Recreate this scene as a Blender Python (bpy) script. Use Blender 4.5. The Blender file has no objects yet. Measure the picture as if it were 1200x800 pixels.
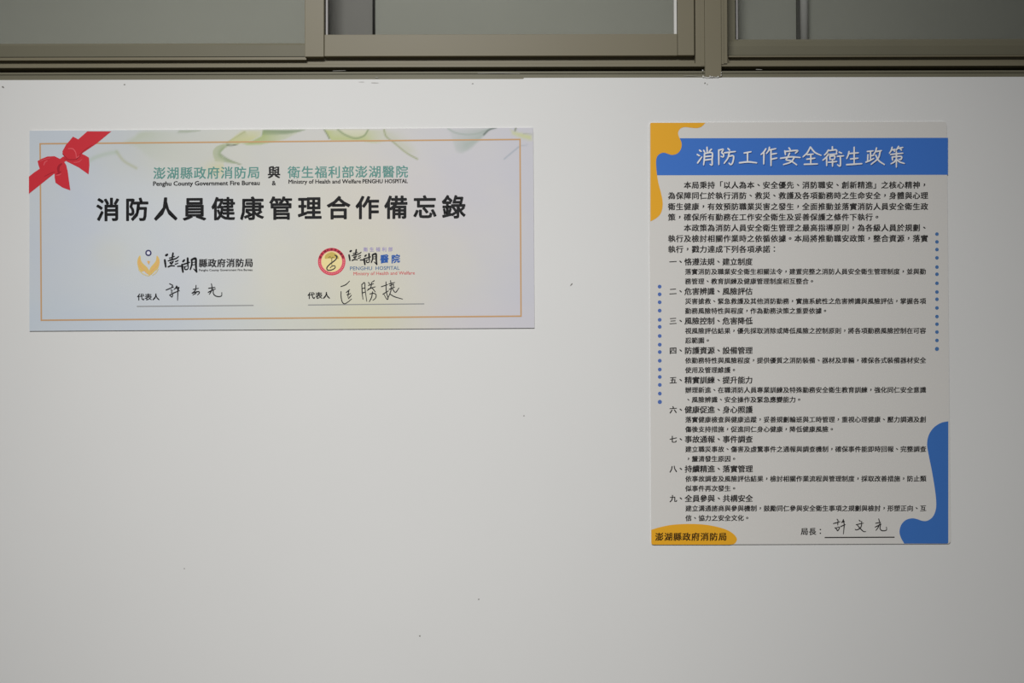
import bpy, math, random
import numpy as np
from mathutils import Matrix, Vector, Euler

random.seed(4)
rng = np.random.default_rng(4)
sc = bpy.context.scene
C = sc.collection

# ------------------------------------------------------------------ camera, world, lights
F_PX = 1200 * 35.0 / 36.0
CAM = Vector((0.0, -1.98, 1.42))
PITCH, ROLL = 0.8, -0.13
cam_d = bpy.data.cameras.new('camera')
cam_d.lens, cam_d.sensor_width = 35.0, 36.0
cam_d.clip_start = 0.05
cam = bpy.data.objects.new('camera', cam_d)
C.objects.link(cam)
cam.matrix_world = (Matrix.Translation(CAM) @ Matrix.Rotation(math.radians(90 + PITCH), 4, 'X')
                    @ Matrix.Rotation(math.radians(ROLL), 4, 'Z'))
sc.camera = cam
CR = np.array(cam.matrix_world.to_3x3())
CO = np.array(CAM)

world = bpy.data.worlds.new('world')
sc.world = world
world.use_nodes = True
bg = world.node_tree.nodes['Background']
bg.inputs['Color'].default_value = (0.96, 0.98, 1.0, 1)
bg.inputs['Strength'].default_value = 0.075


def area(name, loc, target, sx, sy, power, col=(1, 1, 1)):
    d = bpy.data.lights.new(name, 'AREA')
    d.shape, d.size, d.size_y, d.energy, d.color = 'RECTANGLE', sx, sy, power, col
    o = bpy.data.objects.new(name, d)
    C.objects.link(o)
    o.location = loc
    o.rotation_euler = (Vector(target) - Vector(loc)).to_track_quat('-Z', 'Y').to_euler()
    return o


lamp = area('ceiling_lamp', (-0.50, -2.4, 3.42), (-0.17, 0, 0.50), 1.1, 0.36, 22.6, (1.0, 0.994, 0.975))
lamp.data.spread = math.radians(82)

sc.view_settings.view_transform = 'Standard'
sc.view_settings.look = 'None'
sc.view_settings.gamma = 1.0
sc.view_settings.use_curve_mapping = False
sc.view_settings.exposure = 0.0


# ------------------------------------------------------------------ helpers
def P(px, py, y=0.0):
    """Point of the vertical plane at depth y that the photograph shows at pixel (px, py)."""
    px, py = np.asarray(px, float), np.asarray(py, float)
    y = np.asarray(y, float)
    d = np.stack([(px - 600) / F_PX, -(py - 400) / F_PX, -np.ones_like(px)], -1) @ CR.T
    t = (y - CO[1]) / d[..., 1]
    return CO + d * t[..., None]


def lin(c):
    c = np.asarray(c, float) / 255.0
    return np.where(c <= 0.04045, c / 12.92, ((c + 0.055) / 1.055) ** 2.4)


WALL_ALB = 0.78


def alb(c, w=200):
    """Reflectance of a colour read beside white wall that reads w."""
    return np.clip(lin(c) / lin(w) * WALL_ALB, 0.004, 0.92)


MATS = {}


def mat(name, rgb, rough=0.6, spec=0.2, metal=0.0, noise=0.0, scale=8.0):
    if name in MATS:
        return MATS[name]
    m = bpy.data.materials.new(name)
    m.use_nodes = True
    nt = m.node_tree
    b = nt.nodes['Principled BSDF']
    b.inputs['Roughness'].default_value = rough
    b.inputs['Metallic'].default_value = metal
    b.inputs['Specular IOR Level'].default_value = spec
    rgb = [float(v) for v in rgb]
    if noise:
        tc = nt.nodes.new('ShaderNodeTexCoord')
        n = nt.nodes.new('ShaderNodeTexNoise')
        n.inputs['Scale'].default_value = scale
        n.inputs['Detail'].default_value = 4
        r = nt.nodes.new('ShaderNodeValToRGB')
        r.color_ramp.elements[0].position = 0.3
        r.color_ramp.elements[1].position = 0.7
        r.color_ramp.elements[0].color = [v * (1 - noise) for v in rgb] + [1]
        r.color_ramp.elements[1].color = [min(1, v * (1 + noise)) for v in rgb] + [1]
        nt.links.new(tc.outputs['Object'], n.inputs['Vector'])
        nt.links.new(n.outputs['Fac'], r.inputs['Fac'])
        nt.links.new(r.outputs['Color'], b.inputs['Base Color'])
    else:
        b.inputs['Base Color'].default_value = rgb + [1]
    MATS[name] = m
    return m


def mesh_obj(name, verts, faces, material, parent=None, **props):
    me = bpy.data.meshes.new(name)
    me.from_pydata([tuple(map(float, v)) for v in verts], [], [tuple(map(int, f)) for f in faces])
    me.update()
    if material:
        me.materials.append(material)
    o = bpy.data.objects.new(name, me)
    C.objects.link(o)
    if parent is not None:
        o.parent = parent
        o.matrix_parent_inverse = parent.matrix_world.inverted()
    for k, v in props.items():
        o[k] = v
    return o


def empty(name, loc, **props):
    o = bpy.data.objects.new(name, None)
    C.objects.link(o)
    o.location = loc
    o.empty_display_size = 0.05
    o.matrix_world = Matrix.Translation(loc)
    for k, v in props.items():
        o[k] = v
    return o


class MB:
    """Collects boxes, prisms and flat printed shapes into one mesh."""

    def __init__(self):
        self.v, self.f = [], []

    def add(self, v, f):
        n = len(self.v)
        self.v += [tuple(p) for p in v]
        self.f += [tuple(i + n for i in q) for q in f]

    def box(self, x0, x1, y0, y1, z0, z1):
        v = [(x, y, z) for x in (x0, x1) for y in (y0, y1) for z in (z0, z1)]
        self.add(v, [(0, 1, 3, 2), (4, 6, 7, 5), (0, 4, 5, 1), (2, 3, 7, 6), (0, 2, 6, 4), (1, 5, 7, 3)])

    def prism_x(self, prof, x0, x1):
        """profile of (y, z) points swept along x"""
        n = len(prof)
        v = [(x0, y, z) for y, z in prof] + [(x1, y, z) for y, z in prof]
        f = [tuple(range(n))[::-1], tuple(range(n, 2 * n))]
        f += [(i, (i + 1) % n, n + (i + 1) % n, n + i) for i in range(n)]
        self.add(v, f)

    def prism_z(self, prof, z0, z1):
        n = len(prof)
        v = [(x, y, z0) for x, y in prof] + [(x, y, z1) for x, y in prof]
        f = [tuple(range(n))[::-1], tuple(range(n, 2 * n))]
        f += [(i, (i + 1) % n, n + (i + 1) % n, n + i) for i in range(n)]
        self.add(v, f)

    def plate(self, pts, y0, y1):
        """outline of (x, z) points given thickness between y0 (front) and y1"""
        n = len(pts)
        v = [(x, y0, z) for x, z in pts] + [(x, y1, z) for x, z in pts]
        f = [tuple(range(n)), tuple(range(n, 2 * n))[::-1]]
        f += [(i, n + i, n + (i + 1) % n, (i + 1) % n) for i in range(n)]
        self.add(v, f)

    def build(self, name, material, parent=None, bevel=0.0, **props):
        o = mesh_obj(name, self.v, self.f, material, parent, **props)
        if bevel:
            b = o.modifiers.new('bevel', 'BEVEL')
            b.width, b.segments, b.limit_method = bevel, 2, 'ANGLE'
        return o


# ---- printing: shapes are collected in sheet pixels and laid on a board's face
def catmull(pts, n=6, closed=False):
    p = np.asarray(pts, float)
    if len(p) < 3 and not closed:
        return p
    out = []
    m = len(p)
    rngi = range(m) if closed else range(m - 1)
    for i in rngi:
        if closed:
            a, b, c, d = p[(i - 1) % m], p[i], p[(i + 1) % m], p[(i + 2) % m]
        else:
            b, c = p[i], p[i + 1]
            a = p[i - 1] if i else 2 * b - c
            d = p[i + 2] if i + 2 < m else 2 * c - b
        for k in range(n):
            t = k / n
            out.append(0.5 * (2 * b + (c - a) * t + (2 * a - 5 * b + 4 * c - d) * t * t
                              + (-a + 3 * b - 3 * c + d) * t ** 3))
    if not closed:
        out.append(p[-1])
    return np.array(out)


class Ink:
    """flat shapes in photograph pixels; build() lays them on the sheet at depth y"""

    def __init__(self):
        self.v, self.f, self.h, self.lev = [], [], [], 0

    def lift(self, n):
        # overlapping shapes of one print lie microns apart, so that none shares a plane with another
        self.lev = (self.lev + 1) % 11
        self.h += [self.lev * 8e-6] * n

    def poly(self, pts):
        from mathutils.geometry import tessellate_polygon
        n = len(self.v)
        self.lift(len(pts))
        self.v += [tuple(p) for p in pts]
        for t in tessellate_polygon([[Vector((p[0], p[1], 0)) for p in pts]]):
            self.f.append(tuple(i + n for i in t))

    def raw(self, v, f):
        n = len(self.v)
        self.lift(len(v))
        self.v += [tuple(p) for p in v]
        self.f += [tuple(i + n for i in q) for q in f]

    def disc(self, x, y, r, n=20):
        self.poly([(x + r * math.cos(2 * math.pi * i / n), y + r * math.sin(2 * math.pi * i / n)) for i in range(n)])

    def ring(self, x, y, r0, r1, a0=0.0, a1=360.0, n=48):
        v, f = [], []
        for i in range(n + 1):
            a = math.radians(a0 + (a1 - a0) * i / n)
            v += [(x + r0 * math.cos(a), y - r0 * math.sin(a)), (x + r1 * math.cos(a), y - r1 * math.sin(a))]
        for i in range(n):
            f.append((2 * i, 2 * i + 1, 2 * i + 3, 2 * i + 2))
        self.raw(v, f)

    def stroke(self, pts, w, taper=(0.75, 0.6), smooth=5):
        """a pen or brush stroke along points, width w (pixels) easing to the ends"""
        p = catmull(pts, smooth) if smooth and len(pts) > 2 else np.asarray(pts, float)
        if len(p) == 2:
            p = np.array([p[0], p[0] * .5 + p[1] * .5, p[1]])
        d = np.gradient(p, axis=0)
        d /= np.maximum(np.linalg.norm(d, axis=1), 1e-6)[:, None]
        nrm = np.stack([-d[:, 1], d[:, 0]], 1)
        s = np.linspace(0, 1, len(p))
        ww = 0.5 * w * (1 + (taper[0] - 1) * np.clip(1 - s * 4, 0, 1) + (taper[1] - 1) * np.clip(s * 2 - 1, 0, 1))
        v, f = [], []
        for i in range(len(p)):
            v += [p[i] + nrm[i] * ww[i], p[i] - nrm[i] * ww[i]]
        for i in range(len(p) - 1):
            f.append((2 * i, 2 * i + 1, 2 * i + 3, 2 * i + 2))
        self.raw(v, f)
        self.disc(p[0][0], p[0][1], ww[0], 8)
        self.disc(p[-1][0], p[-1][1], ww[-1], 8)

    def strokes(self, spec, ox, oy, k, w, taper=(0.8, 0.65), ky=None, wk=1.0):
        """strokes written 'x,y x,y ...' (optional trailing :width) one per line, in a k-times enlargement at (ox, oy)"""
        ky = ky or k
        for line in spec.strip().split('\n'):
            line = line.strip()
            ws = w
            if ':' in line:
                line, q = line.split(':')
                ws = float(q)
            pts = [tuple(map(float, q.split(','))) for q in line.split()]
            self.stroke([(ox + a / k, oy + b / ky) for a, b in pts], ws * wk / k, taper)

    def build(self, name, material, parent, y, **props):
        v = np.array(self.v, float)
        w = P(v[:, 0], v[:, 1], y - np.array(self.h))
        # keep the drawing's faces turned to the viewer
        fs = []
        for q in self.f:
            a, b, c = (v[i] for i in q[:3])
            cr = (b[0] - a[0]) * (c[1] - a[1]) - (b[1] - a[1]) * (c[0] - a[0])
            fs.append(q[::-1] if cr > 0 else q)
        return mesh_obj(name, w, fs, material, parent, **props)


GL = {}


def glyph(s, off=0.0):
    key = (s, off)
    if key not in GL:
        c = bpy.data.curves.new('t', 'FONT')
        c.body, c.resolution_u, c.offset = s, 2, off
        o = bpy.data.objects.new('t', c)
        C.objects.link(o)
        me = bpy.data.meshes.new_from_object(o.evaluated_get(bpy.context.evaluated_depsgraph_get()))
        v = np.array([(q.co.x, q.co.y) for q in me.vertices]).reshape(-1, 2)
        f = [tuple(q.vertices) for q in me.polygons]
        e = {}
        for q in f:
            for a, b in zip(q, q[1:] + q[:1]):
                e[(min(a, b), max(a, b))] = e.get((min(a, b), max(a, b)), 0) + 1
        edges = [k for k, n in e.items() if n == 1]
        bpy.data.objects.remove(o)
        bpy.data.meshes.remove(me)
        bpy.data.curves.remove(c)
        GL[key] = (v, f, edges)
    return GL[key]


PUNCT = '、。，：'


def write(ink, s, x0, y0, x1, y1, em, off=0.0, shear=0.0, sx=1.0, rnd=0.0):
    """Chinese characters evenly set from cell edge (x0,y0) to (x1,y1), em pixels high"""
    n = len(s)
    tilt = (y1 - y0) / (x1 - x0)
    bold, off = off, 0.0
    for i, ch in enumerate(s):
        if ch in '\u3000 ':
            continue
        t = (i + 0.5) / n
        cx, cy = x0 + (x1 - x0) * t, y0 + (y1 - y0) * t
        v, f, e = glyph(ch, off)
        u = v[:, 0] - 0.5
        w = v[:, 1] - 0.38
        if ch in PUNCT:
            u = v[:, 0] - (v[:, 0].min() + v[:, 0].max()) / 2
            w = v[:, 1] - (v[:, 1].min() + v[:, 1].max()) / 2
        X = cx + u * em * sx
        Y = cy - w * em - shear * u * em + tilt * u * em
        pts = np.stack([X, Y], 1)
        if bold and not rnd:      # heavier strokes: the same letter printed twice a hair apart
            for bx, by in ((-1, -.5), (1, -.5), (-1, .5), (1, .5)):
                ink.raw(pts + np.array([bx, by]) * bold * em, f)
        else:
            ink.raw(pts, f)
        if rnd:
            for a, b in e:
                d = pts[b] - pts[a]
                L = np.linalg.norm(d)
                if L < 1e-6:
                    continue
                q = np.array([-d[1], d[0]]) / L * rnd
                ink.raw([pts[a] + q, pts[b] + q, pts[b] - q, pts[a] - q], [(0, 1, 2, 3)])
            for q in pts:
                ink.disc(q[0], q[1], rnd, 8)


def latin(ink, s, x0, y0, x1, y1, cap, off=0.0):
    """a line of roman letters between x0 and x1 on the baseline y0..y1, capitals cap pixels high"""
    v, f, e = glyph(s)
    a, b = v[:, 0].min(), v[:, 0].max()
    X = x0 + (v[:, 0] - a) / (b - a) * (x1 - x0)
    Y = y0 + (X - x0) / (x1 - x0) * (y1 - y0) - v[:, 1] / 0.69 * cap * 1.1
    d = off * cap / 0.69
    for bx, by in ((-d, -d / 2), (d, -d / 2), (-d, d / 2), (d, d / 2)):
        ink.raw(np.stack([X + bx, Y + by], 1), f)


# ------------------------------------------------------------------ materials of the setting
M_WALL = mat('white_wall_paint', (WALL_ALB, WALL_ALB * 0.995, WALL_ALB * 0.98), 0.55, 0.15, noise=0.012, scale=2.2)
M_FLOOR = mat('grey_floor', (0.26, 0.25, 0.235), 0.5, 0.3, noise=0.06)
M_ALU = mat('taupe_aluminium', (0.208, 0.184, 0.122), 0.45, 0.35, noise=0.03, scale=3)
M_ALU2 = mat('olive_aluminium', (0.172, 0.160, 0.110), 0.5, 0.3, noise=0.05, scale=4)
M_DARK = mat('black_gap_shade', (0.012, 0.011, 0.008), 0.8, 0.1)  # shade inside the track groove and narrow gaps, put in as black
M_SEAL = mat('white_sealant', (0.72, 0.71, 0.68), 0.5, 0.3)
M_SEAL2 = mat('grey_sealant', (0.40, 0.385, 0.38), 0.5, 0.3)
M_BACK = mat('grey_green_board', (0.50, 0.512, 0.462), 0.7, 0.2, noise=0.03, scale=2)
M_BACKD = mat('dark_grey_board', (0.36, 0.355, 0.34), 0.7, 0.2, noise=0.05, scale=3)
M_PIPE = mat('light_grey_pipe', (0.80, 0.80, 0.79), 0.4, 0.4)
M_SPECK = mat('grey_scuff', (0.25, 0.24, 0.22), 0.8, 0.1)


def glass_mat():
    m = bpy.data.materials.new('window_glass')
    m.use_nodes = True
    nt = m.node_tree
    nt.nodes.clear()
    out = nt.nodes.new('ShaderNodeOutputMaterial')
    mix = nt.nodes.new('ShaderNodeMixShader')
    tr = nt.nodes.new('ShaderNodeBsdfTransparent')
    tr.inputs['Color'].default_value = (0.88, 0.88, 0.87, 1)
    gl = nt.nodes.new('ShaderNodeBsdfGlossy')
    gl.inputs['Roughness'].default_value = 0.08
    fr = nt.nodes.new('ShaderNodeFresnel')
    fr.inputs['IOR'].default_value = 1.5
    nt.links.new(fr.outputs[0], mix.inputs['Fac'])
    nt.links.new(tr.outputs[0], mix.inputs[1])
    nt.links.new(gl.outputs[0], mix.inputs[2])
    nt.links.new(mix.outputs[0], out.inputs['Surface'])
    return m


M_GLASS = glass_mat()

# ------------------------------------------------------------------ the setting


def Z(py, y=0.0):
    return float(P(600, py, y)[2])


def X(px, y=0.0, py=40):
    return float(P(px, py, y)[0])


ZT = Z(91.3)                     # the window sill line
XL, XR = -2.6, 2.6
W_TOP = ZT + 0.62                # top of the windows
xs = float(P(613, 92, 0)[0])
mb = MB()
mb.plate([(XL, 0.0), (XR, 0.0), (XR, ZT), (xs + 0.002, ZT), (xs, ZT - 0.0022), (XL, ZT - 0.0018)], 0.0, 0.14)
wall = mb.build('wall_back', M_WALL, kind='structure')
mb = MB()
mb.box(XL, XR, 0.0, 0.14, W_TOP + 0.05, W_TOP + 0.35)
mb.build('trim_3', M_WALL, kind='structure')
mb = MB()
mb.box(XL, XR, -3.4, 0.0, -0.05, 0.0)
mb.build('floor', M_FLOOR, kind='structure')

# marks on the wall
for (px, py, a, b, r) in [(146, 99, 1.1, 0.8, 0), (3.5, 102, 1.6, 1.0, .7), (439, 97, 4.5, 0.7, .03), (424, 96, 4, 0.4, .0),
                          (826, 97.5, 1.0, 0.9, 0), (829, 98.8, 0.7, 0.6, 0), (614, 487, 0.9, 0.8, 0), (561, 702, 1.0, 0.8, 0),
                          (492, 745, 0.9, 1.0, 0), (216, 666, .7, .6, 0), (669.5, 333.5, 2.2, 0.7, -.9), (554, 98, 1.2, 0.5, 0)]:
    k = Ink()
    k.poly([(px + (a * math.cos(t) * math.cos(r) - b * math.sin(t) * math.sin(r)) * random.uniform(.7, 1.2),
             py + (a * math.cos(t) * math.sin(r) + b * math.sin(t) * math.cos(r)) * random.uniform(.7, 1.2))
            for t in np.linspace(0, 2 * math.pi, 9)[:-1]])
    k.build('scuff_mark', M_SPECK if a < 2.3 else mat('faint_scuff', (0.55, 0.54, 0.52), .8, .1), wall, -0.0003)

# ---- sill track under all three windows
trk = empty('trim_1', (0, 0.0, ZT), kind='structure')
y_back = 0.10
mb = MB()   # lower flange with a fine step
za, zb, zc = ZT - 0.0002, Z(86.3), Z(83.2)
mb.prism_x([(0.004, za - 0.006), (0.004, zb), (0.0055, zb + 0.0004), (0.003, zb + 0.0012), (0.003, zc), (y_back, zc), (y_back, za - 0.006)], XL, XR)
mb.build('flange', M_ALU2, trk)
mb = MB()
mb.box(XL, XR, 0.035, y_back, zc, Z(78.2, .003))
mb.build('track_groove', M_DARK, trk)  # back of the groove coloured black for its shade
mb = MB()
z1, z2 = Z(78.2, .003), Z(74.4, .003)
mb.prism_x([(0.003, z1), (0.003, z2 - .001), (0.004, z2), (0.020, z2 + 0.0005), (0.020, Z(66.2, .020)), (y_back, Z(66.2, .016)), (y_back, z1)], XL, XR)
mb.build('track_lip', M_ALU, trk)
mb = MB()
mb.box(XL, XR, 0.028, y_back, Z(66.2, .020), Z(64.0, .020))
mb.build('roller_gap', M_DARK, trk)

Z0 = Z(66.0, 0.008)

# ---- mullion post between the sliding sash and the right window
post = empty('trim_2', (X(835), 0.0, ZT), kind='structure')
mb = MB()
mb.box(X(826), X(845), -0.002, y_back, ZT + 0.0005, W_TOP)
mb.build('post_face', M_ALU, post, bevel=0.0008)
mb = MB()
mb.box(X(815.5), X(826), 0.004, y_back, Z(77.6, .004), W_TOP)
mb.box(X(821.5), X(826), 0.0025, 0.01, Z(77.6, .004), W_TOP)
mb.build('jamb', M_ALU, post, bevel=0.0006)
mb = MB()
mb.box(X(845), X(852.8), 0.003, y_back, Z(76.4, .003), W_TOP)
mb.box(X(845), X(848.5), 0.0015, 0.01, Z(76.4, .003), W_TOP)
mb.build('jamb', M_ALU, post, bevel=0.0006)
k = Ink()     # smeared filler where the post meets the wall
for (a, b, r) in [(823.5, 82.5, .8), (824, 89.5, 1.0), (832, 89.2, .7), (834.5, 90, .8), (841.5, 89.6, .9), (845, 88, .7), (845.3, 85, .5)]:
    k.poly([(a + r * random.uniform(.6, 1.3) * math.cos(t), b + r * random.uniform(.6, 1.3) * math.sin(t)) for t in np.linspace(0, 6.28, 9)[:-1]])
k.stroke([(824, 89.6), (829, 90.6), (834, 90), (841, 90.4)], 0.6)
k.build('filler_smear', M_SEAL, post, -0.0024)
k = Ink()
k.stroke([(801, 89), (810, 88.8), (822, 89.4)], 0.5)
k.stroke([(560, 85.8), (585, 85.4), (609, 86.0)], 0.9)
k.stroke([(440, 90.6), (443, 91)], 0.9)
k.stroke([(886, 81.3), (893, 81.6)], 0.7)
k.stroke([(390, 83), (405, 82.6)], 0.5)
k.build('filler_smear', mat('grey_filler', (0.36, 0.35, 0.31), .6, .2), trk, 0.0025)


def bar_z(name, x0, x1, y0, y1, z0, z1, m, parent, bevel=0.001):
    q = MB()
    q.box(x0, x1, y0, y1, z0, z1)
    return q.build(name, m, parent, bevel=bevel)


# ---- left window (fixed, set back behind the sliding sash)
w1 = empty('window_1', (X(180), 0.05, ZT), kind='structure')
yl = 0.045
xe = X(372, yl)
q = MB()
zr0, zr1 = Z(67.4, yl), Z(48.5, yl)
q.prism_x([(yl, zr0 - .02), (yl, zr0 + (zr1 - zr0) * .80), (yl + 0.002, zr0 + (zr1 - zr0) * .93), (yl + 0.008, zr1), (yl + .03, zr1), (yl + .03, zr0 - .02)], XL, xe)
q.build('bottom_rail', M_ALU2, w1)
bar_z('rail_lip', XL, X(360, .02), 0.012, yl, Z(69.4, .012), Z(67.8, .012), M_ALU, w1, 0)
bar_z('pane', XL, xe, yl + .012, yl + .016, zr1 - .004, W_TOP - .03, M_GLASS, w1, 0)
bar_z('top_rail', XL, xe, yl, yl + .03, W_TOP - .035, W_TOP, M_ALU, w1)
bar_z('backing_board', XL, X(374, .09), 0.088, 0.096, zr0 - .02, W_TOP, M_BACK, w1, 0)

# ---- sliding sash in the middle
w2 = empty('window_2', (X(586), 0.01, ZT), kind='structure')
ys = 0.008
bar_z('stile', X(357, ys), X(379.6, ys), ys, ys + .03, Z(66.0, ys), W_TOP - .01, M_ALU, w2)
bar_z('bottom_rail', X(380, ys), X(794, ys), ys + .001, ys + .029, Z(65.4, ys), Z(39.8, ys), M_ALU, w2)
bar_z('stile', X(794.3, ys), X(813.6, ys), ys, ys + .03, Z(65.3, ys), W_TOP - .01, M_ALU, w2)
bar_z('top_rail', X(380, ys), X(794, ys), ys + .001, ys + .029, W_TOP - .05, W_TOP - .01, M_ALU, w2)
bar_z('pane', X(379, ys), X(795, ys), ys + .012, ys + .016, Z(41, ys), W_TOP - .045, M_GLASS, w2, 0)
bar_z('sealant_bead', X(381.2, ys), X(383.4, ys), ys + .006, ys + .0115, Z(39.5, ys), W_TOP - .05, M_SEAL2, w2, .0004)
bar_z('sealant_bead', X(790.6, ys), X(793.8, ys), ys + .006, ys + .0115, Z(39.6, ys), W_TOP - .05, M_SEAL, w2, .0004)
bar_z('backing_board', X(438.5, .07), X(822, .07), 0.07, 0.078, Z(60, .07), W_TOP, M_BACK, w2, 0)
bar_z('board_edge', X(436.6, .066), X(439.2, .066), 0.064, 0.078, Z(60, .066), W_TOP, M_DARK, w2, 0)
q = MB()
q.prism_z([(X(375, .098), .098), (X(390, .098), .098), (X(437, .075), .075), (X(437, .075), .11), (X(375, .1), .11)], Z(60, .08), W_TOP)
q.build('reveal_board', M_BACKD, w2)

# ---- right window
w3 = empty('window_3', (X(1030), 0.05, ZT), kind='structure')
yr = 0.04
q = MB()
zr0, zr1 = Z(66.0, yr), Z(45.5, yr)
q.prism_x([(yr, zr0 - .02), (yr, zr0 + (zr1 - zr0) * .55), (yr + 0.003, zr0 + (zr1 - zr0) * .85), (yr + 0.008, zr1), (yr + .03, zr1), (yr + .03, zr0 - .02)], X(853, yr), XR)
q.build('bottom_rail', M_ALU2, w3)
bar_z('stile', X(853, yr), X(862.5, yr), yr + .006, yr + .03, zr1 - .004, W_TOP, M_ALU2, w3)
bar_z('rail_lip', X(853, .02), XR, 0.012, yr, Z(67.4, .012), Z(65.8, .012), M_ALU, w3, 0)
bar_z('pane', X(860, yr), XR, yr + .012, yr + .016, zr1 - .004, W_TOP - .03, M_GLASS, w3, 0)
bar_z('top_rail', X(862, yr), XR, yr, yr + .03, W_TOP - .035, W_TOP, M_ALU, w3)
bar_z('sealant_bead', X(863.8, yr), X(865.3, yr), yr + .005, yr + .0115, zr1 - .001, W_TOP - .03, M_SEAL2, w3, .0003)
bar_z('backing_board', X(846, .1), XR, 0.105, 0.113, zr0 - .02, W_TOP, M_BACK, w3, 0)

# pipe behind the right window
q = MB()
pr, pxc, pyc = 0.0085, X(942.5, .085), 0.085
ring = [(pxc + pr * math.cos(a), pyc + pr * math.sin(a)) for a in np.linspace(0, 2 * math.pi, 25)[:-1]]
pe = empty('conduit_pipe', (pxc, pyc, Z(66, .016)), label='pale grey upright pipe behind the glass of the right-hand window', category='pipe')
q.prism_z(ring, Z(66, .016) + .0005, W_TOP)
o = q.build('tube', M_PIPE, pe)
for f in o.data.polygons:
    f.use_smooth = len(f.vertices) == 4
q = MB()
q.box(pxc - pr - .0055, pxc - pr + .001, pyc + .004, pyc + .010, Z(66, .016) + .0005, W_TOP)
q.build('side_strip', mat('dark_strip', (0.13, 0.13, 0.12), .7, .1), pe)  # narrow darker strip along the left side of the pipe

bar = MB()
bar.box(XL, XR, 0.0, y_back, W_TOP, W_TOP + .05)
bar.build('trim_4', M_ALU, kind='structure')

# ------------------------------------------------------------------ memorandum board (left)
TH = 0.0018
YF = -TH - 0.0002                # board face


def YL(n):
    return YF - 0.00012 * n


memo_q = [(33.8, 153.6), (625.6, 148.9), (625.6, 384.7), (35.2, 387.2)]


def fit_rect(q):
    """real rectangle (centre, half axes) closest to the four corners as they lie on the board's plane"""
    p = [P(a, b, YF) for a, b in q]
    p = [np.array([v[0], v[2]]) for v in p]
    c = sum(p) / 4
    u = ((p[1] + p[2]) - (p[0] + p[3])) / 4
    h = np.linalg.norm(u)
    u /= h
    w = np.array([-u[1], u[0]])
    v = abs(np.dot(((p[0] + p[1]) - (p[2] + p[3])) / 4, w))
    return c, u, w, h, v


def rect_pts(c, u, w, hx, hz, r=0.0, n=4):
    pts = []
    for sx, sz, a0 in ((1, 1, 0), (-1, 1, 90), (-1, -1, 180), (1, -1, 270)):
        if r == 0:
            pts.append(c + u * sx * hx + w * sz * hz)
        else:
            for i in range(n + 1):
                a = math.radians(a0 + 90 * i / n)
                pts.append(c + u * (sx * (hx - r) + r * math.cos(a)) + w * (sz * (hz - r) + r * math.sin(a)))
    return pts


c, u, w, hx, hz = fit_rect(memo_q)
memo = empty('memorandum_board', (float(c[0]), 0.0, float(c[1] - hz)),
             label='wide pale blue board with printed red bow and gold border on the white wall', category='sign board')
q = MB()
q.plate(rect_pts(c, u, w, hx, hz, 0.004)[::-1], YF, -0.0001)
M_FOAM = mat('white_foam_edge', (0.74, 0.73, 0.72), 0.6, 0.15)
q.build('foam_panel', M_FOAM, memo)

# printed sheet with its watercolour wash: a fine grid coloured per point
NX, NY = 420, 168
gu, gv = np.meshgrid(np.linspace(-1, 1, NX), np.linspace(-1, 1, NY))
mg = 0.0001
WX = c[0] + u[0] * gu * (hx - mg) + w[0] * gv * (hz - mg)
WZ = c[1] + u[1] * gu * (hx - mg) + w[1] * gv * (hz - mg)
# the same points in photograph pixels
Q = np.stack([WX - CO[0], np.full_like(WX, YF) - CO[1], WZ - CO[2]], -1) @ CR
GX = 600 + F_PX * Q[..., 0] / -Q[..., 2]
GY = 400 - F_PX * Q[..., 1] / -Q[..., 2]
col = np.zeros(GX.shape + (3,))


def noise2(x, y, seed, octs=4):
    r = np.random.default_rng(seed)
    out = np.zeros_like(x)
    a = 1.0
    for o in range(octs):
        for _ in range(4):
            th, ph = r.uniform(0, 6.28), r.uniform(0, 6.28)
            out += a / 4 * np.sin((x * math.cos(th) + y * math.sin(th)) * (2 ** o) * r.uniform(.7, 1.3) + ph)
        a *= 0.55
    return out


BASE = [  # x, y, sx, sy, colour as it reads under wall white 204
    (60, 270, 110, 130, (186, 193, 202)), (150, 290, 110, 110, (191, 197, 203)), (230, 260, 90, 70, (197, 200, 204)),
    (240, 185, 80, 26, (192, 190, 174)), (170, 180, 60, 25, (186, 189, 182)), (300, 300, 80, 80, (196, 198, 200)), (345, 200, 70, 40, (196, 194, 187)),
    (420, 290, 100, 70, (203, 197, 176)), (400, 345, 95, 55, (202, 199, 174)), (350, 310, 60, 70, (201, 198, 186)), (130, 295, 16, 14, (197, 196, 184)),
    (440, 378, 50, 16, (198, 197, 158)), (330, 375, 70, 20, (194, 197, 188)), (505, 330, 40, 60, (196, 194, 190)),
    (540, 250, 70, 80, (191, 188, 197)), (600, 280, 60, 110, (190, 190, 199)), (470, 225, 60, 50, (197, 192, 190)),
    (90, 378, 100, 20, (180, 192, 206)), (230, 380, 90, 18, (188, 194, 202)), (545, 378, 60, 16, (196, 190, 197)),
    (60, 170, 60, 30, (180, 190, 203)), (560, 165, 90, 24, (192, 190, 196)), (480, 165, 60, 24, (194, 193, 190)),
]
wsum = np.zeros(GX.shape)
wob_x, wob_y = 14 * noise2(GX / 60, GY / 60, 1), 10 * noise2(GX / 60, GY / 60, 2)
for bx, by, sx_, sy_, cc in BASE:
    g = np.exp(-0.5 * (((GX + wob_x - bx) / sx_) ** 2 + ((GY + wob_y - by) / sy_) ** 2)) + 1e-6
    g = g ** 1.5
    col += g[..., None] * np.array(cc, float)
    wsum += g
col /= wsum[..., None]
col += (2.0 * noise2(GX / 25, GY / 25, 3))[..., None] * np.array([1, .8, -.6])


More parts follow.
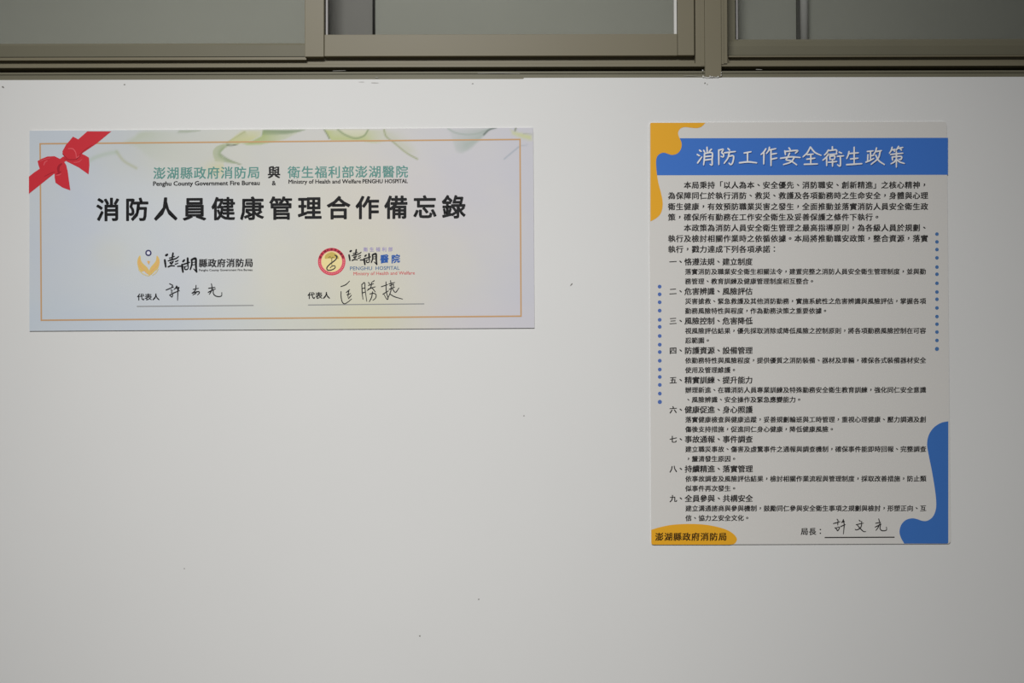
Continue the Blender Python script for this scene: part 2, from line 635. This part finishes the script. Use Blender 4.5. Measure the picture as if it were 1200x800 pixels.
def inside(poly):
    p = np.asarray(poly, float)
    r = np.zeros(GX.shape, bool)
    j = len(p) - 1
    for i in range(len(p)):
        cnd = (p[i, 1] > GY) != (p[j, 1] > GY)
        xx = (p[j, 0] - p[i, 0]) * (GY - p[i, 1]) / (p[j, 1] - p[i, 1] + 1e-9) + p[i, 0]
        r ^= cnd & (GX < xx)
        j = i
    return r


def dist(line):
    p = np.asarray(line, float)
    d = np.full(GX.shape, 1e9)
    for a, b in zip(p[:-1], p[1:]):
        ab = b - a
        t = np.clip(((GX - a[0]) * ab[0] + (GY - a[1]) * ab[1]) / max(ab @ ab, 1e-9), 0, 1)
        d = np.minimum(d, np.hypot(GX - a[0] - t * ab[0], GY - a[1] - t * ab[1]))
    return d


def tint(alpha, cc):
    global col
    alpha = alpha * 1.08
    cc = np.array(cc, float) * 0.965
    al = np.clip(alpha, 0, 1)[..., None]
    col = col * (1 - al) + np.array(cc, float) * al


def sc_(pts, ox, oy, k):
    return [(ox + a / k, oy + b / k) for a, b in pts]


def wisp(poly, edge, cc, strength, fade, soft=1.2):
    """a veil: strongest along edge, thinning across the polygon, ending softly at its outline"""
    m = inside(poly).astype(float)
    border = dist(list(poly) + [poly[0]])
    m *= np.clip(border / soft, 0.35, 1)
    tint(m * strength * np.exp(-dist(edge) / fade), cc)


def line_mark(line, cc, strength, width):
    tint(strength * np.exp(-(dist(catmull(line, 6)) / width) ** 2), cc)


A = lambda pts: sc_(pts, 120, 140, 6.667)
B = lambda pts: sc_(pts, 260, 140, 6.667)
D = lambda pts: sc_(pts, 440, 140, 6.0)
col = (col * 0.84 + col.mean(-1, keepdims=True) * 0.16) * 0.985      # the wash is pale
# left veil under the top edge
po = catmull(A([(150, 190), (240, 130), (340, 80), (800, 80), (960, 80), (985, 150), (900, 200), (860, 260), (840, 360), (420, 330), (260, 220)]), 5, True)
wisp(po, A([(340, 95), (240, 140), (160, 185)]), (176, 184, 160), .55, 22, 4)
wisp(A([(560, 112), (600, 84), (790, 84), (720, 100), (640, 112)]), A([(600, 86), (780, 88)]), (138, 150, 124), .8, 2.2)
line_mark(A([(110, 250), (170, 325), (265, 380)]), (168, 172, 140), .55, 1.6)
line_mark(A([(-120, 330), (-40, 290), (60, 262), (110, 256)]), (168, 182, 165), .45, 2.6)
# curling ribbon
outer = catmull(A([(1120, 90), (985, 175), (895, 205), (860, 255), (880, 330)]), 6)
inner = catmull(A([(1080, 352), (985, 312), (926, 272), (960, 225), (1040, 196), (1180, 182)]), 6)
wisp(list(outer) + list(inner), inner[:18], (134, 152, 112), .95, 4.5)
wisp(list(outer) + list(inner), outer, (160, 170, 128), .6, 5)
line_mark(A([(1080, 352), (985, 312), (926, 272)]), (118, 132, 100), .55, .8)
line_mark(A([(1110, 95), (1040, 140), (975, 180)]), (140, 148, 110), .7, .8)
line_mark(A([(975, 200), (1010, 203), (1060, 192)]), (70, 78, 60), .7, .7)
tint(.6 * np.exp(-(((GX - 258) / 16) ** 2 + ((GY - 198) / 9) ** 2)) * (GX < 262), (198, 194, 150))
wisp(B([(150, 82), (40, 178), (120, 196), (235, 165), (305, 130), (318, 82)]), B([(40, 180), (120, 190), (235, 165)]), (192, 192, 138), .85, 14)
wisp(B([(318, 80), (308, 128), (230, 168), (150, 190), (200, 203), (300, 200), (400, 180), (500, 155), (600, 105), (665, 78)]),
     B([(318, 82), (308, 128), (230, 168)]), (166, 178, 124), .95, 26)
wisp(B([(318, 80), (306, 126), (420, 124), (520, 118), (620, 96), (665, 78)]), B([(318, 84), (500, 95), (650, 80)]), (120, 138, 108), .75, 5)
# middle veil with a loop
wisp(B([(800, 78), (825, 125), (852, 165), (1000, 165), (1100, 172), (1200, 190), (1290, 175), (1310, 130), (1290, 78)]),
     B([(800, 78), (825, 125), (852, 165), (1100, 170)]), (178, 186, 130), .95, 16)
line_mark(B([(800, 80), (822, 115), (840, 150)]), (110, 122, 92), .75, .8)
wisp(catmull(B([(915, 78), (960, 112), (1040, 140), (1110, 122), (1145, 78)]), 6), B([(960, 78), (1100, 78)]), (205, 203, 184), .9, 12)
line_mark(B([(905, 78), (960, 118), (1040, 146), (1110, 128), (1142, 82)]), (134, 148, 112), .85, .9)
line_mark(D([(60, 72), (76, 120), (125, 158), (215, 232), (295, 278)]), (142, 150, 108), .8, .9)
wisp(D([(60, 68), (76, 120), (125, 158), (215, 232), (295, 278), (330, 250), (260, 140), (200, 68)]), D([(76, 120), (125, 158), (215, 232)]), (178, 182, 148), .7, 6, 4)
# grey green veil on the right
wisp(D([(510, 62), (530, 130), (560, 225), (600, 245), (660, 220), (740, 150), (795, 85), (838, 56)]), D([(640, 180), (740, 120), (835, 56)]), (164, 174, 168), .8, 16, 2.5)
line_mark(D([(510, 64), (560, 92), (640, 106), (720, 98), (790, 72)]), (160, 170, 164), .8, 1.0)
line_mark(D([(762, 106), (800, 72), (850, 56)]), (92, 104, 98), .8, 1.0)
wisp(D([(945, 62), (985, 80), (1105, 105), (1105, 158), (1020, 140), (955, 112)]), D([(960, 80), (1100, 130)]), (194, 198, 148), .85, 9, 3)
line_mark(D([(988, 56), (982, 78)]), (120, 128, 104), .8, 1.0)
line_mark(D([(1040, 98), (1100, 104)]), (170, 172, 160), .7, .8)
line_mark(D([(905, 278), (950, 240), (1008, 192)]), (160, 168, 178), .75, .9)
line_mark(D([(1025, 184), (1070, 178)]), (165, 172, 180), .6, .7)

vv = np.stack([WX, np.full_like(WX, YF - 0.0001), WZ], -1).reshape(-1, 3)
ii = np.arange(NX * NY).reshape(NY, NX)
ff = np.stack([ii[:-1, :-1], ii[:-1, 1:], ii[1:, 1:], ii[1:, :-1]], -1).reshape(-1, 4)
me = bpy.data.meshes.new('printed_sheet')
me.from_pydata(vv.tolist(), [], ff.tolist())
at = me.color_attributes.new('ink', 'FLOAT_COLOR', 'POINT')
rgba = np.ones((NX * NY, 4), np.float32)
rgba[:, :3] = alb(np.clip(col, 0, 255), 204).reshape(-1, 3)
at.data.foreach_set('color', rgba.ravel())
m = bpy.data.materials.new('watercolour_print')
m.use_nodes = True
b = m.node_tree.nodes['Principled BSDF']
b.inputs['Roughness'].default_value = 0.5
b.inputs['Specular IOR Level'].default_value = 0.2
ca = m.node_tree.nodes.new('ShaderNodeVertexColor')
ca.layer_name = 'ink'
m.node_tree.links.new(ca.outputs['Color'], b.inputs['Base Color'])
me.materials.append(m)
sheet = bpy.data.objects.new('printed_sheet', me)
C.objects.link(sheet)
sheet.parent = memo
sheet.matrix_parent_inverse = memo.matrix_world.inverted()

K_BLACK = mat('black_ink', alb((24, 24, 26), 204), .5, .2)
K_GOLD = mat('gold_line_ink', alb((186, 147, 106), 204), .5, .2)
K_TEAL = mat('teal_ink', alb((86, 136, 129), 204), .5, .2)
K_GREY = mat('grey_line_ink', alb((138, 138, 138), 204), .5, .2)
K_RED = mat('ribbon_red_ink', alb((186, 44, 54), 200), .5, .2)
K_RED2 = mat('deep_red_ink', alb((152, 30, 42), 200), .5, .2)
K_RED3 = mat('bright_red_ink', alb((206, 84, 92), 200), .5, .2)

k = Ink()
bq = [(47.0, 168.4), (609.4, 163.3), (610.6, 370.3), (48.4, 375.1)]
for i in range(4):
    a, b2 = np.array(bq[i]), np.array(bq[(i + 1) % 4])
    d = (b2 - a) / np.linalg.norm(b2 - a)
    n_ = np.array([-d[1], d[0]]) * 0.85
    k.raw([a - d * .85 - n_, b2 + d * .85 - n_, b2 + d * .85 + n_, a - d * .85 + n_], [(0, 1, 2, 3)])
k.build('border_line', K_GOLD, memo, YL(2))

# red bow printed over the corner
R7 = lambda pts: sc_(pts, 20, 140, 7.5)
k = Ink()
k.poly(R7([(617, 104), (828, 104), (700, 210), (578, 292), (520, 350), (440, 345), (470, 240), (540, 172)]))
k.poly(catmull(R7([(104, 502), (150, 465), (200, 432), (330, 420), (345, 460), (315, 484), (220, 560), (104, 652)]), 1, True))
k.poly(R7([(492, 150), (545, 178), (610, 240), (560, 320), (500, 352), (440, 348), (402, 302), (398, 280), (430, 222)]))
k.poly(R7([(565, 300), (600, 315), (632, 335), (636, 400), (628, 482), (540, 420), (440, 370), (415, 352), (500, 340)]))
k.poly(R7([(180, 365), (215, 345), (265, 325), (330, 322), (375, 345), (415, 345), (395, 420), (360, 465), (318, 480), (200, 436), (188, 400)]))
k.poly(R7([(330, 460), (370, 390), (405, 358), (432, 400), (445, 455), (455, 530), (468, 622), (400, 598), (338, 555), (330, 510)]))
k.poly(R7([(372, 350), (405, 325), (450, 330), (455, 352), (415, 372)]))
bow = k.build('ribbon_bow', K_RED, memo, YL(3))
for line in '''520,350 560,300 600,262 660,225:5
415,345 470,352 520,348 560,318:8
365,460 362,430 372,405 390,390:22
345,480 370,470 385,455:10
330,460 300,470 240,500:6
400,300 420,325 440,340:8'''.split('\n'):
    k = Ink()
    k.strokes(line, 20, 140, 7.5, 6)
    k.build('fold_line', K_RED2, bow, YL(4))
for line in '''450,255 490,258 515,290 520,330:9
520,340 545,320:8
235,400 245,375 265,362:9
200,368 240,350 290,338:5
345,490 370,486 385,478:8
500,378 540,372 570,350:6'''.split('\n'):
    k = Ink()
    k.strokes(line, 20, 140, 7.5, 6)
    k.build('sheen_line', K_RED3, bow, YL(5))

# headline
k = Ink()
write(k, '澎湖縣政府消防局', 179.0, 202.9, 305.2, 201.9, 15.0, 0.016)
k.build('sponsor_lettering', K_TEAL, memo, YL(2))
k = Ink()
write(k, '衛生福利部澎湖醫院', 336.6, 201.7, 478.8, 200.9, 15.0, 0.016)
k.build('sponsor_lettering', K_TEAL, memo, YL(2))
k = Ink()
write(k, '與', 313.4, 201.7, 328.8, 201.6, 15.0, 0.036)
latin(k, '&', 318.7, 217.0, 323.2, 216.9, 4.8, .02)
k.build('conjunction_lettering', K_BLACK, memo, YL(2))
k = Ink()
latin(k, 'Penghu County Government Fire Bureau', 179.6, 217.6, 304.2, 216.6, 4.6, .034)
k.build('english_lettering', K_BLACK, memo, YL(2))
k = Ink()
latin(k, 'Ministry of Health and Welfare', 338.2, 215.1, 423.0, 214.6, 4.2, .03)
latin(k, 'PENGHU', 424.9, 214.6, 448.4, 214.5, 4.2, .03)
latin(k, 'HOSPITAL', 451.2, 214.5, 477.8, 214.3, 4.2, .03)
k.build('english_lettering', K_BLACK, memo, YL(2))
k = Ink()
write(k, '消防人員健康管理合作備忘錄', 109.7, 245.5, 548.6, 242.1, 28.4, 0, rnd=0.72)
k.build('title_lettering', K_BLACK, memo, YL(2))

# fire service emblem with its lettering
EM = lambda pts: sc_(pts, 155, 288, 20)
k = Ink()
k.poly(catmull(EM([(185, 225), (135, 290), (118, 400), (150, 540), (200, 610), (290, 590), (360, 660), (400, 690), (402, 600), (350, 505), (260, 420), (205, 340)]), 4, True))
k.poly(catmull(EM([(575, 230), (625, 290), (642, 380), (615, 500), (570, 560), (520, 600), (450, 670), (392, 692), (392, 600), (425, 510), (500, 420), (555, 340)]), 4, True))
emb = k.build('emblem_wing', mat('emblem_gold_ink', alb((205, 174, 102), 203), .5, .2), memo, YL(2))
k = Ink()
k.strokes('''165,330 165,420 230,510 350,640:40
600,330 590,430 520,500 430,610:36''', 155, 288, 20, 30)
k.build('feather_line', mat('emblem_orange_ink', alb((212, 166, 104), 203), .5, .2), emb, YL(3))
k = Ink()
k.strokes('''150,560 230,640 330,690 400,705:26
610,540 550,630 470,690:24''', 155, 288, 20, 30)
k.build('lower_feather', mat('emblem_pale_ink', alb((200, 186, 140), 203), .5, .2), emb, YL(3))
k = Ink()
k.poly(EM([(345, 360), (380, 345), (418, 365), (400, 410), (385, 435), (365, 405)]))
k.build('emblem_head', mat('emblem_orange_ink', (1, 1, 1)), emb, YL(3))
k = Ink()
k.ring(155 + 378 / 20, 288 + 165 / 20, 2.0, 3.7)
k.build('emblem_ring', mat('navy_ink', alb((58, 58, 98), 203), .5, .2), emb, YL(3))
k = Ink()
k.disc(155 + 378 / 20, 288 + 165 / 20, 2.0)
k.build('emblem_core', mat('pale_lilac_ink', alb((208, 208, 222), 203), .5, .2), emb, YL(3))

BRUSH = '''92,182 122,162:44
62,290 72,360 84,452:38
255,130 245,190 236,255:32
172,245 225,232 290,205:22
178,290 290,268 350,240 385,208:26
140,312 200,298 265,285:20
180,350 225,335 268,318:18
262,320 245,358 190,372:18
180,350 190,375:18
205,392 240,380:16
142,452 205,425 290,430:28
312,328 345,318 378,298:24
302,388 340,380 372,362:22
362,440 430,436 500,452:26
490,325 522,290:38
468,400 474,480 488,572:40
598,250 600,330 602,400:38
500,392 570,370 642,345:28
535,440 528,500 560,515 600,500 618,432:24
540,445 610,425:16
690,290 696,390 660,512:32
690,288 740,262 788,262 792,400 796,480 808,570:40
800,568 770,530 738,498:22
705,348 770,338:16
705,408 770,398:16'''
k = Ink()
k.strokes(BRUSH, 190, 290, 20, 30, (0.95, 0.8), wk=1.32)
k.build('brush_lettering', K_BLACK, memo, YL(2))
k = Ink()
write(k, '縣政府消防局', 232.6, 308.2, 297.0, 307.7, 10.5, .034, sx=0.98)
k.build('office_lettering', mat('charcoal_ink', alb((48, 48, 50), 204), .5, .2), memo, YL(2))
k = Ink()
latin(k, 'Penghu County Government Fire Bureau', 233.3, 317.6, 295.9, 317.2, 2.2, .03)
k.build('office_lettering', mat('charcoal_ink', (1, 1, 1)), memo, YL(2))

# hospital seal with its lettering
SX, SY = 388.7, 306.4
k = Ink()
k.ring(SX, SY, 12.2, 16.1)
seal = k.build('seal_ring', mat('seal_red_ink', alb((198, 62, 80), 203), .5, .2), memo, YL(2))
k = Ink()
k.disc(SX, SY, 12.2, 40)
k.build('seal_field', mat('seal_yellow_ink', alb((222, 202, 146), 203), .5, .2), seal, YL(2))
k = Ink()
k.ring(SX, SY, 12.3, 12.75)
for i in range(26):
    a = 172 + 196 * i / 25
    k.ring(SX, SY, 13.5, 15.0, a, a + 3.6, 2)
k.build('seal_rim', mat('seal_pink_ink', alb((226, 138, 146), 203), .5, .2), seal, YL(3))
k = Ink()
for i, ch in enumerate('衛生福利部澎湖醫院'):
    a = math.radians(158 - 136 * i / 8)
    v, f, e = glyph(ch)
    uu, wv = (v[:, 0] - .5) * 3.7, (v[:, 1] - .38) * 3.4
    ra = 14.2 + wv
    k.raw(np.stack([SX + ra * math.cos(a) + uu * math.sin(a), SY - ra * math.sin(a) + uu * math.cos(a)], 1), f)
k.build('seal_lettering', mat('seal_black_ink', alb((40, 14, 16), 203), .5, .2), seal, YL(4))
SE = lambda pts: sc_(pts, 368, 285, 19.05)
k = Ink()
k.poly(catmull(SE([(245, 340), (250, 270), (320, 215), (395, 195), (470, 220), (540, 290), (545, 350), (440, 330), (395, 345), (330, 335)]), 4, True))
k.build('seal_tree', mat('seal_ochre_ink', alb((186, 164, 88), 203), .5, .2), seal, YL(3))
k = Ink()
k.strokes('''320,320 360,300 395,340:14
440,320 415,310 395,340:14
396,330 397,420 398,500:18''', 368, 285, 19.05, 14)
k.build('seal_staff', mat('seal_olive_ink', alb((112, 108, 62), 203), .5, .2), seal, YL(4))
k = Ink()
k.strokes('''462,262 500,285 500,340 440,400 370,450 300,520 285,570 320,600 400,590 470,545 460,500 400,510 360,545:24
480,270 512,300 495,350:30''', 368, 285, 19.05, 22)
k.build('seal_snake', mat('seal_navy_ink', alb((40, 42, 52), 203), .5, .2), seal, YL(5))

k = Ink()
fx, fy = 32.9 / 37.75, 18.3 / 23.25
k.strokes(BRUSH, 409.0 - 60 / 20 * fx, 292.0 - 120 / 20 * fy, 20 / fx, 30, (0.95, 0.8), wk=1.25, ky=20 / fy)
k.build('brush_lettering', K_BLACK, memo, YL(2))
k = Ink()
write(k, '醫院', 443.9, 303.2, 470.2, 302.9, 10.6, .035, 0.12, sx=.98)
k.build('hospital_lettering', mat('hospital_blue_ink', alb((44, 86, 156), 203), .5, .2), memo, YL(2))
k = Ink()
write(k, '衛生福利部', 424.8, 292.2, 461.2, 291.9, 5.4, .02)
k.build('ministry_lettering', mat('lavender_ink', alb((150, 140, 182), 203), .5, .2), memo, YL(2))
k = Ink()
latin(k, 'PENGHU', 410.2, 316.4, 436.0, 316.2, 3.8, .012)
latin(k, 'HOSPITAL', 440.2, 316.1, 468.2, 315.8, 3.8, .012)
k.build('hospital_lettering', mat('slate_blue_ink', alb((72, 104, 142), 203), .5, .2), memo, YL(2))
k = Ink()
latin(k, 'Ministry of Health and Welfare', 414.2, 322.4, 486.0, 321.4, 3.5, .012)
k.build('ministry_lettering', mat('rose_ink', alb((190, 88, 90), 203), .5, .2), memo, YL(2))

# signing lines
for x0, y0, x1, y1 in ((160.8, 358.9, 296.8, 357.7), (361.3, 357.2, 496.8, 355.9)):
    k = Ink()
    k.stroke([(x0, y0), (x1, y1)], 1.15, (1, 1))
    k.build('signing_line', K_GREY, memo, YL(2))
k = Ink()
write(k, '代表人', 160.4, 347.9, 187.2, 347.7, 8.5, .03)
k.build('signer_lettering', K_BLACK, memo, YL(2))
k = Ink()
write(k, '代表人', 360.3, 346.2, 387.0, 345.9, 8.5, .03)
k.build('signer_lettering', K_BLACK, memo, YL(2))
K_PEN = mat('black_pen', alb((34, 34, 36), 203), .4, .3)
k = Ink()
k.strokes('''95,80 132,98
50,160 100,140 146,120:15
135,98 122,132
112,160 132,166
116,186 130,184
96,226 130,206 126,250 98,228
184,108 172,135 150,152
165,142 216,124
118,212 170,188 222,168:15
190,112 200,170 197,292:15
215,125 205,165
434,100 430,150:13
396,152 466,138:13
430,150 412,178 380,200
384,200 440,184 472,182 474,200 452,222
442,178 425,205 392,222
630,80 640,140 640,150:13
594,138 676,126
588,190 635,165 682,145:14
645,130 625,180 602,216
655,155 655,205 684,236 730,244 760,232 762,192:14''', 190, 325, 10.909, 14.5, (.9, .7))
k.build('signature_lettering', K_PEN, memo, YL(3))
k = Ink()
k.strokes('''104,116 165,92 214,46
105,180 106,250 120,310 148,336 195,312 240,274
172,192 216,154
205,168 196,215 195,255
180,222 228,205
200,270 238,226
370,88 376,200 386,280
372,92 406,66 414,160 434,305
378,142 408,132
382,196 412,186
455,62 472,84
532,40 500,60
455,102 522,78
450,150 500,132 545,118
495,66 484,128 440,166
500,130 545,186
474,210 520,202 552,218 548,260 512,292
508,182 494,256 466,310
620,118 702,90
680,56 684,180 706,262 690,276 650,208
640,214 712,170
738,40 746,100
718,82 792,64
728,104 776,88 770,122
745,96 742,170 706,262
720,152 792,122
760,140 800,190 845,134
735,214 790,246 892,276''', 390, 325, 10.909, 12.5, (.9, .7))
k.build('signature_lettering', K_PEN, memo, YL(3))

# ------------------------------------------------------------------ policy poster (right)
post_q = [(761.4, 143.4), (1112.0, 142.6), (1111.6, 636.7), (762.6, 638.2)]
c, u, w, hx, hz = fit_rect(post_q)
poster = empty('policy_poster', (float(c[0]), 0.0, float(c[1] - hz)),
               label='tall white poster with blue header band and orange corner splash on the white wall', category='poster')
q = MB()
q.plate(rect_pts(c, u, w, hx, hz, 0.006)[::-1], YF, -0.0001)
q.build('foam_panel', M_FOAM, poster)
k = Ink()


def to_px(p):
    v = (np.array([p[0], YF, p[1]]) - CO) @ CR
    return 600 + F_PX * v[0] / -v[2], 400 - F_PX * v[1] / -v[2]


k.poly([to_px(p) for p in rect_pts(c, u, w, hx - .0003, hz - .0003, 0.0057)])
k.build('printed_sheet', mat('warm_white_print', (0.735, 0.715, 0.685), .5, .2), poster, YL(1))

K_BLUE = mat('header_blue_ink', alb((56, 104, 180), 196), .5, .2)
K_BLUE2 = mat('splash_blue_ink', alb((52, 96, 160), 186), .5, .2)
K_ORANGE = mat('orange_ink', alb((208, 152, 38), 196), .5, .2)
K_TEXT = mat('text_ink', alb((38, 36, 36), 190), .5, .2)
K_HEAD = mat('title_white_ink', alb((212, 213, 220), 192), .5, .2)
K_SHADE = mat('title_drop_ink', alb((34, 62, 118), 192), .5, .2)

k = Ink()
k.poly([(766, 162.0), (1110.9, 161.4), (1110.9, 204.7), (766, 205.3)])
k.build('header_band', K_BLUE, poster, YL(2))
S7 = lambda pts: sc_(pts, 740, 130, 5.713)
k = Ink()
pts = catmull(S7([(495, 79), (470, 104), (440, 114), (400, 112), (355, 108), (325, 120), (312, 147), (320, 178), (334, 208), (335, 240), (322, 270),
                  (300, 288), (270, 294), (245, 287), (218, 279), (193, 285), (173, 303), (165, 335), (168, 400), (180, 480), (198, 550),
                  (209, 610), (205, 660), (190, 695), (162, 720), (127, 739)]), 5)
k.poly(list(pts) + S7([(127, 400), (126, 84), (130, 79)]))
k.build('orange_splash', K_ORANGE, poster, YL(3))
S8 = lambda pts: sc_(pts, 920, 480, 4.705)
k = Ink()
pts = catmull(S8([(900, 63), (860, 72), (820, 98), (792, 140), (783, 190), (792, 250), (810, 340), (825, 430), (833, 500), (831, 550), (814, 590),
                  (785, 611), (757, 612), (730, 603), (700, 598), (665, 608), (640, 635), (631, 672), (639, 705), (657, 737)]), 5)
k.poly(list(pts) + S8([(895, 737), (900, 732)]))
k.build('blue_splash', K_BLUE2, poster, YL(2))
S9 = lambda pts: sc_(pts, 750, 560, 6.667)
k = Ink()
pts = catmull(S9([(88, 404), (150, 385), (250, 365), (380, 358), (500, 363), (600, 380), (680, 405), (730, 436), (755, 468), (754, 492), (735, 514), (700, 520)]), 5)
k.poly(list(pts) + S9([(105, 520), (92, 516), (88, 506)]))
badge = k.build('orange_badge', K_ORANGE, poster, YL(2))
k = Ink()
write(k, '澎湖縣政府消防局', 767.4, 628.7, 852.2, 628.6, 10.0, .026, .05)
k.build('badge_lettering', mat('brown_black_ink', alb((52, 34, 14), 190), .5, .2), badge, YL(3))

TITLE = [('''130,145 158,166
95,212 130,234
100,345 132,300 165,252
247,100 250,180
195,148 212,178
316,130 282,166
208,198 204,290 194,374
208,198 325,186 326,300 326,374 296,366
215,246 320,236
215,300 320,286
430,142 432,370
430,146 500,132 478,182 506,212 500,250 466,242
575,120 602,148
520,186 690,166
596,180 572,270 515,350
582,242 660,236 650,330 620,370 590,348
828,190 935,170
880,186 880,332
755,342 890,328 1022,342:26''', 810), ('''100,124 64,176 24,212
70,182 66,360
156,100 146,146 110,196
150,142 255,122
180,142 180,386
190,208 266,196
190,286 272,268
460,110 482,138
396,156 406,216
400,166 590,150 562,192
330,272 490,250 636,260
470,192 446,246 418,296 490,312 582,374
546,256 490,330 376,370
796,96 746,186 680,250
796,96 866,180 962,226:24
748,216 840,206
740,286 866,270
802,214 802,360
700,366 906,360
1078,142 1050,186 1016,220
1080,204 1040,260 990,302
1050,262 1050,386''', 890), ('''6,92 6,150
-40,152 66,142 70,200
-64,216 78,204
-34,238 -30,290
-34,240 42,236 38,288
-34,290 42,286:16
-56,334 74,322
8,290 8,396
112,176 152,192
84,242 182,234
130,246 130,388 86,374
266,166 254,220 230,276
270,198 412,186
346,100 346,360
290,282 406,270
230,372 466,356:26
552,166 642,156
602,166 602,302
612,232 652,226
562,216 556,322
530,332 590,308 652,274
696,110 680,166 650,212
684,168 772,152
752,168 722,270 612,366
682,222 732,310 818,370:24
940,100 926,146 898,192
936,142 986,132
964,138 978,166
1040,86 1024,116 1000,150
1030,118 1106,102
1066,118 1086,146
916,212 1106,192
1006,172 1006,408
940,252 946,302
940,252 1080,242 1076,290 1046,286
1000,292 970,330 922,358
1012,292 1060,330 1130,352:24''', 975)]
for dx, dy, mm, lay, nm in ((0.7, 0.9, K_SHADE, 3, 'title_drop_print'), (0, 0, K_HEAD, 4, 'title_lettering')):
    k = Ink()
    for spec, ox in TITLE:
        k.strokes(spec, ox + dx, 165 + dy, 13.333, 24, (0.95, 0.8))
    k.build(nm, mm, poster, YL(lay))

KAI = dict(off=.03, shear=.06)
k = Ink()
INTRO = ['\u3000\u3000本局秉持「以人為本、安全優先、消防職安、創新精進」之核心精神，',
         '為保障同仁於執行消防、救災、救護及各項勤務時之生命安全，身體與心理',
         '衛生健康，有效預防職業災害之發生，全面推動並落實消防人員安全衛生政',
         '策，確保所有勤務在工作安全衛生及妥善保護之條件下執行。',
         '\u3000\u3000本政策為消防人員安全衛生管理之最高指導原則，為各級人員於規劃、',
         '執行及檢討相關作業時之依循依據。本局將推動職安政策，整合資源，落實',
         '執行，戮力達成下列各項承諾：']
for s, y in zip(INTRO, (216.8, 229.2, 242.0, 254.4, 266.9, 279.4, 291.9)):
    write(k, s, 782.6, y, 782.6 + 9.25 * len(s), y - .0006 * 9.25 * len(s), 8.9, **KAI)
k.build('intro_lettering', K_TEXT, poster, YL(2))
ITEMS = [('一、恪遵法規、建立制度', '落實消防及職業安全衛生相關法令，建置完整之消防人員安全衛生管理制度，並與勤', '務管理、教育訓練及健康管理制度相互整合。'),
         ('二、危害辨識、風險評估', '災害搶救、緊急救護及其他消防勤務，實施系統性之危害辨識與風險評估，掌握各項', '勤務風險特性與程度，作為勤務決策之重要依據。'),
         ('三、風險控制、危害降低', '視風險評估結果，優先採取消除或降低風險之控制原則，將各項勤務風險控制在可容', '忍範圍。'),
         ('四、防護資源、設備管理', '依勤務特性與風險程度，提供優質之消防裝備、器材及車輛，確保各式裝備器材安全', '使用及管理維護。'),
         ('五、精實訓練、提升能力', '辦理新進、在職消防人員專業訓練及特殊勤務安全衛生教育訓練，強化同仁安全意識', '、風險辨識、安全操作及緊急應變能力。'),
         ('六、健康促進、身心照護', '落實健康檢查與健康追蹤，妥善規劃輪班與工時管理，重視心理健康、壓力調適及創', '傷後支持措施，促進同仁身心健康，降低健康風險。'),
         ('七、事故通報、事件調查', '建立職災事故、傷害及虛驚事件之通報與調查機制，確保事件能即時回報、完整調查', '，釐清發生原因。'),
         ('八、持續精進、落實管理', '依事故調查及風險評估結果，檢討相關作業流程與管理制度，採取改善措施，防止類', '似事件再次發生。'),
         ('九、全員參與、共構安全', '建立溝通諮商與參與機制，鼓勵同仁參與安全衛生事項之規劃與檢討，形塑正向、互', '信、協力之安全文化。')]
for i, (h, b1, b2) in enumerate(ITEMS):
    y = 306.6 + 34.66 * i
    k = Ink()
    write(k, h, 784.2 + .05 * i, y, 882.0 + .05 * i, y - .1, 8.9, **KAI)
    k.build('heading_lettering', K_TEXT, poster, YL(2))
    k = Ink()
    p_ = 282.6 / 37
    x0 = 802.6 + .06 * i
    write(k, b1, x0, y + 11.6, x0 + p_ * len(b1), y + 11.4, 7.5, **KAI)
    write(k, b2, x0, y + 22.9, x0 + p_ * len(b2), y + 22.8, 7.5, **KAI)
    k.build('article_lettering', K_TEXT, poster, YL(2))
K_DOT = mat('dot_blue_ink', alb((74, 100, 160), 196), .5, .2)
k = Ink()
for i, y in enumerate((335.7, 344.7, 354.0, 363.8, 374.6, 382.8, 393.5, 403.7, 412.3, 422.5, 432.8, 441.5, 450.8, 461.0, 470.8)):
    k.disc(773.0 + .018 * i, y, 2.2 if i < 14 else 2.45)
k.build('dot_print', K_DOT, poster, YL(2))
k = Ink()
for i, y in enumerate((274.2, 283.3, 292.3, 302.0, 312.8, 321.2, 331.8, 342.0, 350.5, 360.7, 370.8, 379.7, 388.9, 398.7, 408.7)):
    k.disc(1098.0, y, 2.1 if i < 14 else 2.4)
k.build('dot_print', mat('dot_teal_blue_ink', alb((62, 96, 140), 178), .5, .2), poster, YL(2))
k = Ink()
write(k, '局長：', 938.2, 622.5, 966.0, 622.4, 9.0, .024, .05)
k.build('signer_lettering', K_TEXT, poster, YL(2))
k = Ink()
k.stroke([(966.9, 629.6), (1047.9, 629.2)], 1.3, (1, 1))
k.build('signing_line', K_TEXT, poster, YL(2))
k = Ink()
k.strokes('''225,115 246,142
165,186 220,172 276,154:17
240,150 236,212
190,256 216,276 236,306 266,246 192,262
330,120 318,150 298,172
308,166 348,150
284,238 320,220 362,204:17
330,122 342,200 338,280 330,360:17
590,130 612,152
540,206 600,192 662,180:15
632,150 626,230 590,275 540,292 524,280
560,212 604,262 660,316 700,320:17
914,110 936,182:17
864,182 946,166
855,246 905,220 956,194:17
936,182 904,250 868,300
945,200 936,268 970,304 1040,296 1042,244:17''', 965, 600, 14.118, 17, (.9, .7))
k.build('signature_lettering', K_TEXT, poster, YL(3))
